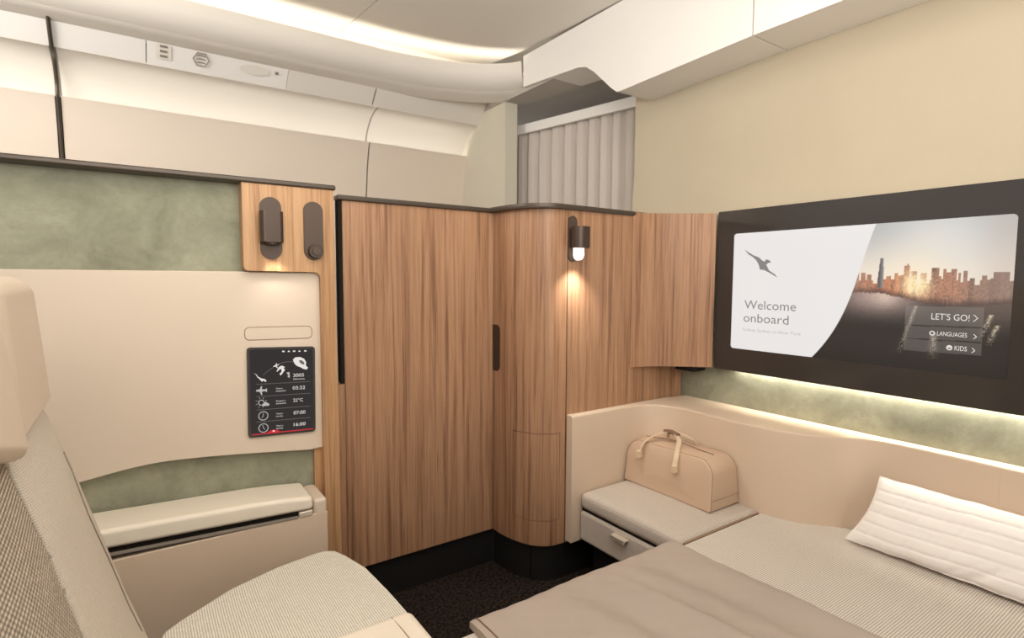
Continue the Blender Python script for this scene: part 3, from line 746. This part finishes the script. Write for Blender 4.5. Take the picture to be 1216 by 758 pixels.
for u, v, s in ((.903, .366, 1.0), (.906, .250, .7), (.904, .162, .7)):
    w, h = .011*s, .022*s
    spoly('arrow', [(u, v+h), (u+.003, v+h), (u+w+.003, v), (u+w, v)], 'scr_txt'); spoly('arrow', [(u+w, v), (u+w+.003, v), (u+.003, v-h), (u, v-h)], 'scr_txt')
def disc(u, v, r, mat, nm, d=.0006): return spoly(nm, [(u+r*math.cos(math.radians(a)), v+r*1.88*math.sin(math.radians(a))) for a in range(0, 360, 20)], mat, d)
disc(.791, .254, .0085, 'scr_txt', 'globe_icon'); disc(.791, .254, .005, 'scr_line', 'globe_icon', .0009)
disc(.843, .167, .009, 'scr_txt', 'smile_icon'); spoly('smile_icon', [(.837, .167), (.849, .167), (.846, .158), (.840, .158)], 'scr_line', .0009)
# LED strip under the television
area('television_underlight', (2.0775, .72, .84), (2.06, .70, .5), .012, 1.25, 4.0, (1, .95, .84))
bpy.data.objects['television_underlight'].rotation_euler = (0, math.radians(-4), 0)

# ================================================================== BANQUETTE BACK (bolster)
bb = thing('banquette_back', 'tan leather low backrest wrapping round ottoman and bed', 'backrest', (1.9, 1.2, .16))
fr = [(1.388, 1.600), (1.50, 1.602), (1.62, 1.604), (1.73, 1.600), (1.80, 1.580), (1.845, 1.53), (1.864, 1.45), (1.86, 1.33), (1.854, 1.2), (1.861, 1.09), (1.889, .99), (1.944, .912), (2.004, .852), (2.036, .78), (2.044, .68), (2.038, .5), (2.03, .35), (2.02, -.6)]
frs = spline([(a, b, 0) for a, b in fr], 6)
FP = [Vector((p.x, p.y)) for p in frs]
def backpt(p):   # matching rear point against column / right wall
    if p.y > 1.56 and p.x < 1.79: return Vector((p.x, 1.633))
    return None
bm = bmesh.new(); rings = []
ztop = .668; zb = .16
n = len(FP)
for i, p in enumerate(FP):
    d = (FP[min(i+1, n-1)]-FP[max(i-1, 0)]).normalized(); s = Vector((-d.y, d.x))
    # rear point: along the column then the corner then the wall
    if i and p.x < 1.72 and p.y > 1.5: q = Vector((p.x, 1.633))
    elif i == 0: q = Vector((p.x, 1.633))
    else:
        tcor = max(0., min(1., (p.x-1.72)/.13)) if p.y > 1.45 else 1
        q = Vector((p.x+(2.086-p.x)*tcor, 1.633)) if p.y > 1.45 else Vector((2.086, min(1.60, p.y)))
        if p.y > 1.45: q.y = min(1.633, max(p.y, 1.633-(1-(p.y-1.45)/.155)*.04 if p.x > 1.8 else 1.633))
    e = .010
    a_ = p; w = (q-p); wl_ = w.length; wn = w.normalized()
    ring_ = [(a_, zb), (a_, ztop-.010), (a_+wn*.003, ztop-.003), (a_+wn*.010, ztop), (q, ztop), (q, zb)]
    rings.append([bm.verts.new((c.x, c.y, z)) for c, z in ring_])
for A, B in zip(rings, rings[1:]):
    for j in range(6): bm.faces.new((A[j], A[(j+1) % 6], B[(j+1) % 6], B[j]))
bm.faces.new(rings[0]); bm.faces.new(rings[-1])
link('pad', bm, M['tan'], bb)

# ================================================================== OTTOMAN
ot = thing('ottoman', 'grey woven ottoman with a drawer in the corner under the duffel bag', 'ottoman', (1.65, 1.35, .1))
def cush(x0, x1, y0, y1, z0, z1, r, crown=0., cuts=10, seg=4):
    bm = box(x0, x1, y0, y1, z0, z1, r, seg)
    if crown:
        for ax in (0, 1):
            bmesh.ops.subdivide_edges(bm, edges=[e for e in bm.edges if abs((e.verts[0].co-e.verts[1].co)[ax]) > (x1-x0, y1-y0)[ax]*.4], cuts=cuts, use_grid_fill=True)
        for v in bm.verts:
            a = (v.co.x-x0)/(x1-x0); b_ = (v.co.y-y0)/(y1-y0); k = max(0, 16*a*(1-a)*b_*(1-b_))**.6
            if v.co.z > (z0+z1)/2: v.co.z += crown*k
    return bm
link('cushion', cush(1.430, 1.872, 1.108, 1.598, .292, .358, .022, .006), M['otto'], ot)
link('edge_gap', box(1.44, 1.868, 1.1005, 1.1075, .30, .349), M['seam'], ot)
link('shadow_gap', box(1.440, 1.85, 1.112, 1.594, .284, .294), M['gap'], ot)
d_ = link('drawer', box(1.430, 1.85, 1.108, 1.598, .165, .286, .014, 4), M['otto'], ot)
bm = bx(bmesh.new(), 1.406, 1.432, 1.335, 1.405, .262, .268, .0015, 2); bx(bm, 1.406, 1.410, 1.335, 1.405, .254, .267, .001, 1)
link('handle', bm, M['chrome'], d_, label='small bright metal pull')
link('base', box(1.50, 1.84, 1.14, 1.59, 0, .165), M['black'], ot, smooth=False)

# ================================================================== BED
bd = thing('bed', 'wide bed with fine ribbed beige cloth below the television', 'bed', (1.2, .3, 0))
ol = [(.548, -.6), (1.99, -.6), (2.016, -.2), (2.03, .72), (2.03, .80), (2.00, .862), (1.945, .918), (1.890, .996), (1.866, 1.09), (1.862, 1.100), (.57, 1.100), (.548, 1.08)]
bm = slab(bmesh.new(), ol, 'z', .350, .24, .010)
link('mattress', bm, M['bed'], bd)
link('bed_base', box(.66, 1.9, -.55, .98, 0, .24), M['black'], bd, smooth=False)
link('side_rail', box(.552, .60, -.58, 1.05, .20, .24), M['black'], bd, smooth=False)

# blanket
bl = None
bm = bmesh.new(); NX, NY = 90, 150; x0, x1, y0, y1 = .648, 1.388, -.35, 1.114
def bz(x, y):
    u = (x-x0)/(x1-x0); v = (y1-y)/(y1-y0)
    z = .3755
    s = (x+.28*(y-1.1))          # folds run roughly along the bed, drifting
    z += .013*math.sin(s*26+2.2*math.sin(y*3+1))*(1-math.exp(-v*9))*(.4+.6*math.sin(math.pi*min(1, max(0, u)))**.5)
    z += .008*math.sin(s*47+1.7*math.sin(y*5))*(.3+.7*math.exp(-((u-.7)/.3)**2))*(1-math.exp(-v*7))
    z += .010*math.exp(-((s-1.02+.05*math.sin(y*4))/.018)**2)*(1-math.exp(-v*6))
    z += .0015*math.sin(x*90+y*37)*math.sin(y*71)
    e = min(y1-y, .03)/.03
    z -= .007*(1-e)**2
    return z
T_ = []; Bm = []
for j in range(NY+1):
    rt_ = []; rb_ = []
    for i in range(NX+1):
        x = x0+(x1-x0)*i/NX; y = y0+(y1-y0)*j/NY
        xx = x+.004*math.sin(y*11) if i in (0, NX) else x; yy = y+.003*math.sin(x*14) if j == NY else y
        z = bz(x, y)
        if i == 0 or i == NX: z -= .003
        rt_.append(bm.verts.new((xx, yy, z))); rb_.append(bm.verts.new((xx, yy, .3512)))
    T_.append(rt_); Bm.append(rb_)
for j in range(NY):
    for i in range(NX):
        bm.faces.new((T_[j][i], T_[j][i+1], T_[j+1][i+1], T_[j+1][i]))
        bm.faces.new((Bm[j][i], Bm[j+1][i], Bm[j+1][i+1], Bm[j][i+1]))
for j in range(NY):
    for i in (0, NX): bm.faces.new((T_[j][i], T_[j+1][i], Bm[j+1][i], Bm[j][i]))
for i in range(NX):
    for j in (0, NY): bm.faces.new((T_[j][i], T_[j][i+1], Bm[j][i+1], Bm[j][i]))
bk = link('blanket', bm, M['blanket'], loc=(1.0, .5, .351))
tag(bk, 'taupe wool blanket laid flat over the foot side of the bed', 'blanket')
bm = bmesh.new(); tube(bm, [(x0+.016+.004*math.sin(y*11), y, bz(x0+.016, y)+.0012) for y in [y0+(y1-.004-y0)*k/80 for k in range(81)]], .0018, 6)
link('hem', bm, M['brown'], bk)

# ================================================================== PILLOW
pw = thing('pillow', 'white quilted pillow leaning against the tan backrest on the bed', 'pillow', (1.95, .45, .36))
NU2, NV2 = 120, 60; PLn, PH, PT = .74, .232, .074
bm = bmesh.new()
O = Vector((1.885, .815, .360)); RU = Vector((-.012, -1, .0)).normalized(); RV = Vector((.44, -.22, .87)).normalized(); RN = RU.cross(RV).normalized()
if RN.x > 0: RN = -RN
def pp(a, b, side):
    # a along the length, b up
    A = 2*a-1; B = 2*b-1
    th = (max(0, 1-abs(A)**5)*max(0, 1-abs(B)**2.6))**.55*PT
    pin_x = 1-.05*math.cos(B*math.pi/2)*(abs(A) > 0)*abs(A)**3
    pin_z = 1-.05*abs(math.cos(A*math.pi/2))*abs(B)**3
    wob = .0018*math.sin(a*31+3*b)+.0015*math.sin(a*57+1)+.002*math.sin(b*23+a*9)
    q = 0
    if side > 0:
        kb = (b*6.2+.12*math.sin(a*9)) % 1; q -= .0028*math.exp(-((min(kb, 1-kb))/.10)**2)
        row = int(b*6.2); ka = (a*7+.5*(row % 2)) % 1; q -= .0022*math.exp(-(min(ka, 1-ka)/.035)**2)
        q -= .010*math.exp(-((a-.42-.35*(b-.0))/.03)**2)*max(0, .45-b)*2
        q -= .007*math.exp(-((a-.36-.35*(b-.0))/.02)**2)*max(0, .35-b)*2
    th2 = th*.5*side+(q*min(1, th/.02))
    u_ = (A*pin_x+1)/2*PLn; v_ = (B*pin_z+1)/2*PH+(.004*math.sin(a*40) if b in (0, 1) else 0)*0
    return O+RU*u_+RV*(v_+wob*.5*abs(B))+RN*(th2+wob*.4*(1-abs(B))*side)
ga = [[bm.verts.new(pp(i/NU2, j/NV2, 1)) for i in range(NU2+1)] for j in range(NV2+1)]
gb = [[ga[j][i] if i in (0, NU2) or j in (0, NV2) else bm.verts.new(pp(i/NU2, j/NV2, -1)) for i in range(NU2+1)] for j in range(NV2+1)]
for j in range(NV2):
    for i in range(NU2):
        bm.faces.new((ga[j][i], ga[j][i+1], ga[j+1][i+1], ga[j+1][i]))
        try: bm.faces.new((gb[j][i], gb[j+1][i], gb[j+1][i+1], gb[j][i+1]))
        except ValueError: pass
link('quilted_cover', bm, M['pillow'], pw)
bm = bmesh.new(); lp = [ga[0][i] for i in ()]
edge_pts = [pp(i/60, 0, 1) for i in range(61)]+[pp(1, j/20, 1) for j in range(1, 21)]+[pp(1-i/60, 1, 1) for i in range(1, 61)]+[pp(0, 1-j/20, 1) for j in range(1, 20)]
sweep(bm, edge_pts, circ(.0022, 6), closed_path=True, upv=RN); link('piping', bm, M['pillow'], pw)

# ================================================================== DUFFEL BAG
bg = thing('duffel_bag', 'tan leather duffel bag standing on the grey ottoman', 'bag', (1.79, 1.40, .362))
BX0, BX1, BY0, BY1, BZ0, BZ1 = 1.672, 1.852, 1.176, 1.594, .3635, .545
ol = rr(BY0, BY1, BZ0, BZ1, .055, 8, (.15, .15, 1, 1))
bm = bmesh.new(); K = 14; rings = []
def bagdef(x, y, z):
    a = (x-BX0)/(BX1-BX0); b = (y-BY0)/(BY1-BY0); c = (z-BZ0)/(BZ1-BZ0)
    x2 = x+(.004*math.sin(b*9+c*4))*math.sin(math.pi*c)
    # long sides: belly out at the bottom, waist and leaning top
    bulge = .010*math.sin(math.pi*min(1, max(0, b)))*math.sin(math.pi*min(1, max(0, c)))
    x2 += (-bulge if a < .5 else bulge)*abs(2*a-1)+.030*c*(1-.0*a)*(a < .5)*(1-2*a)
    if a > .5: x2 -= .008*c
    y2 = y+(-.006 if b < .5 else .006)*math.sin(math.pi*a)*math.sin(math.pi*max(0, min(1, c)))*abs(2*b-1)
    y2 += .016*c*(b < .5)*abs(2*b-1)+.0*b
    z2 = z+(.008*math.sin(math.pi*a)-.004*math.sin(b*7+1))*max(0, c)**3
    z2 -= .014*max(0, b-.62)*c*2
    return (x2, y2, z2)
xs = [0, .004, .012, .03]+[.03+(1-.06)*k/K for k in range(1, K)]+[.97, .988, .996, 1]
ins = [.010, .004, .001, 0]+[0]*(K-1)+[0, .001, .004, .010]
cy, cz = (BY0+BY1)/2, (BZ0+BZ1)/2
for t, i_ in zip(xs, ins):
    rg = []
    for y, z in ol:
        yy = cy+(y-cy)*(1-i_/.2); zz = cz+(z-cz)*(1-i_/.09)
        rg.append(bm.verts.new(bagdef(BX0+(BX1-BX0)*t, yy, zz)))
    rings.append(rg)
m_ = len(ol)
for A, B in zip(rings, rings[1:]):
    for j in range(m_): bm.faces.new((A[j], A[(j+1) % m_], B[(j+1) % m_], B[j]))
def cap(rg, x):
    prev = rg
    for f in (.85, .6, .3):
        cur = [bm.verts.new(bagdef(x, cy+(y-cy)*f, cz+(z-cz)*f)) for y, z in ol]
        for j in range(m_): bm.faces.new((prev[j], prev[(j+1) % m_], cur[(j+1) % m_], cur[j]))
        prev = cur
    bm.faces.new(prev)
cap(rings[0], BX0); cap(rings[-1], BX1)
link('body', bm, M['bag'], bg)
for t in (.03,):
    bm = bmesh.new(); sweep(bm, [Vector(bagdef(BX0+(BX1-BX0)*t, cy+(y-cy)*1.002, cz+(z-cz)*1.004)) for y, z in ol], circ(.0012, 6), closed_path=True, upv=Vector((1, 0, 0)))
    link('piping', bm, M['seam'], bg)
bm = bmesh.new(); tube(bm, [Vector(bagdef(BX0+(BX1-BX0)*t, BY0-.001, BZ0+.04)) for t in [k/10 for k in range(11)]], .0007, 6); link('end_seam', bm, M['seam'], bg)
bm = bmesh.new(); tube(bm, [Vector(bagdef((BX0+BX1)/2, BY0+.04+(BY1-BY0-.08)*t, BZ1+.0005)) for t in [k/12 for k in range(13)]], .0016, 6); link('zip', bm, M['brown'], bg)
def strapm(pts, w=.009, t=.0018):
    bm = bmesh.new(); P = spline(pts, 8); n = len(P)
    rings = []
    for i, p in enumerate(P):
        tt_ = (P[min(i+1, n-1)]-P[max(i-1, 0)]).normalized()
        out = (p-Vector((1.77, 1.44, .50))); out -= tt_*out.dot(tt_); out.normalize(); sd = tt_.cross(out).normalized()
        rings.append([bm.verts.new(p+sd*a+out*b) for a, b in ((-w, -t), (w, -t), (w, t), (-w, t))])
    for A, B in zip(rings, rings[1:]):
        for j in range(4): bm.faces.new((A[j], A[(j+1) % 4], B[(j+1) % 4], B[j]))
    bm.faces.new(rings[0]); bm.faces.new(rings[-1]); return bm
front = [(1.666, 1.508, .500), (1.680, 1.505, .530), (1.708, 1.497, .554), (1.748, 1.47, .577), (1.765, 1.44, .586), (1.765, 1.41, .584), (1.745, 1.375, .570), (1.706, 1.350, .550), (1.680, 1.335, .530), (1.664, 1.330, .490)]
h1 = link('handle', strapm(front, .009), M['strap'], bg)
back_ = [(1.842, 1.515, .50), (1.838, 1.505, .540), (1.815, 1.48, .572), (1.785, 1.45, .588), (1.78, 1.41, .588), (1.80, 1.375, .576), (1.825, 1.352, .553), (1.840, 1.345, .50)]
link('handle', strapm(back_, .007), M['strap'], bg)
bm = bmesh.new(); sweep(bm, [(1.765, 1.462, .5845), (1.767, 1.43, .588), (1.766, 1.395, .582)], circ(.011, 10, .8)); link('grip_wrap', bm, M['brown'], h1, label='brown stitched grip')
for y, z in ((1.508, .497), (1.329, .487)):
    link('strap_tab', box(1.656, 1.672, y-.010, y+.010, z-.016, z+.012, .002), M['strap'], bg)

# ================================================================== SEAT
se = thing('lounge_seat', 'cream fabric lounge seat with leather headrest in the left foreground', 'seat', (.1, 1.2, 0))
# cushion: outline with rounded corners on top, tilted
ol = [(-.02, .60), (.50, .60), (.512, 1.165), (.508, 1.30), (.500, 1.43), (.486, 1.535), (.466, 1.585), (.436, 1.603), (.40, 1.602), (.30, 1.568), (.18, 1.525), (.06, 1.478), (.028, 1.455), (.012, 1.41), (-.02, 1.30)]
bm = bmesh.new(); slab(bm, ol, 'z', .405, .25, .018)
for v in bm.verts:
    if v.co.z > .3: v.co.z -= max(0, .2-v.co.x)*.10
link('seat_cushion', bm, M['seat'], se, label='ribbed off-white seat cushion')
bm = box(.05, .522, .55, 1.178, .20, .4155, .022, 4)
for v in bm.verts:
    if v.co.x < .3: v.co.y += 0; v.co.z -= .0
link('leather_bolster', bm, M['band'], se, label='smooth pale leather cushion edge')
bm = bmesh.new(); tube(bm, [(.468, 1.168, .4140), (.470, 1.1, .4160), (.472, .7, .4160)], .0012, 6); link('seam', bm, M['seam'], se)
link('seat_base', box(.0, .44, .6, 1.50, 0, .25, .01), M['black'], se)
# backrest: front face x(z), swept across y
def bxz(z):
    zs = [.20, .38, .51, .62, .74, .82, .93, 1.0, 1.1]; xs_ = [.06, .000, -.039, -.067, -.098, -.117, -.149, -.169, -.20]
    return float(np.interp(z, zs, xs_))
def backpiece(y0, y1, zlo, zhi, mat, nm, crown=.01, dx=0., r=.018, thick=.13, ny=24, nz=30, yfar=None, label=None, rl_=True):
    bm = bmesh.new(); g = []
    for j in range(nz+1):
        z = zlo+(zhi-zlo)*j/nz; row = []
        for i in range(ny+1):
            t = i/ny; yb = (yfar(z) if yfar else y1); y = y0+(yb-y0)*t
            e = min(y-y0 if rl_ else 9, yb-y, r)/r; e = max(0, min(1, e)); ez = max(0, min(1, min(zhi-z, .03)/.03))
            k = math.sqrt(max(0, 1-(1-e)**2)); kz = math.sqrt(max(0, 1-(1-ez)**2))
            x = bxz(z)+dx-r*(1-k)-.02*(1-kz)+crown*math.sin(math.pi*t)
            row.append(bm.verts.new((x, y, z)))
        g.append(row)
    for j in range(nz):
        for i in range(ny): bm.faces.new((g[j][i], g[j][i+1], g[j+1][i+1], g[j+1][i]))
    bound = [g[0][i] for i in range(ny+1)]+[g[j][ny] for j in range(1, nz+1)]+[g[nz][i] for i in range(ny-1, -1, -1)]+[g[j][0] for j in range(nz-1, 0, -1)]
    bk_ = [bm.verts.new((v.co.x-thick+(r if v in () else 0), v.co.y, v.co.z)) for v in bound]; m = len(bound)
    for i in range(m): bm.faces.new((bound[i], bound[(i+1) % m], bk_[(i+1) % m], bk_[i]))
    bm.faces.new(bk_)
    return link(nm, bm, mat, se, label=label)
fy = lambda z: float(np.interp(z, [.25, .45, .7, .93, 1.0], [1.48, 1.475, 1.455, 1.42, 1.40]))
backpiece(1.005, 1.45, .25, .985, M['backcloth'], 'back_side_bolster', .012, .0, .03, .12, 30, 40, fy, 'smooth woven side bolster')
backpiece(.45, .998, .30, .985, M['tweed'], 'back_centre_pad', .012, .004, .02, .12, 24, 30, None, 'coarse tweed centre of the backrest')
bm = bmesh.new(); tube(bm, [(bxz(z)+.001, 1.0015, z) for z in [.32+.66*k/40 for k in range(41)]], .0035, 8); link('piping', bm, M['backcloth'], se)
bm = bmesh.new()
for s_ in (0, 1):
    pass
sp_ = [(1.36, .86), (1.345, .80), (1.335, .74), (1.345, .68), (1.365, .60), (1.375, .52), (1.385, .44)]
P = spline([(0, y, z) for y, z in sp_], 8)
def surf(y, z):
    yb = fy(z); t = (y-1.005)/(yb-1.005); e = max(0, min(1, min(yb-y, .03)/.03)); k = math.sqrt(max(0, 1-(1-e)**2))
    return bxz(z)-.03*(1-k)+.012*math.sin(math.pi*max(0, min(1, t)))
tube(bm, [(surf(p.y, p.z)+.0005, p.y, p.z) for p in P], .0018, 6); link('stitched_seam', bm, M['greyseam'], se)
link('back_shell', box(-.40, -.26, .5, 1.30, .2, 1.12, .03), M['tan'], se)
# headrest
hr = thing('headrest', 'x', 'x', (0, 0, 0)); bpy.data.objects.remove(hr)
bm = bmesh.new()
bx(bm, -.262, -.124, 1.008, 1.335, .948, 1.200, .028, 6)
for v in bm.verts:
    k = (v.co.z-.95)/.25; f = (v.co.y-1.0)/.33
    v.co.x -= .028*max(0, k-.55)/.45
    if f > .5: v.co.y += .02*(1-k)-.035*max(0, k-.5)
    v.co.x -= .02*max(0, .18-k)/.18
hd = link('headrest_wing', bm, M['cream'], se, label='leather headrest wing')
bm = bmesh.new(); bx(bm, -.262, -.120, .62, 1.0105, .945, 1.202, .020, 5)
for v in bm.verts:
    k = (v.co.z-.94)/.25; v.co.x -= .028*max(0, k-.55)/.45+.006
    if k < .4: v.co.z += (1.0-v.co.y)*.26
link('headrest_centre', bm, M['cream'], se, label='leather headrest centre pad')
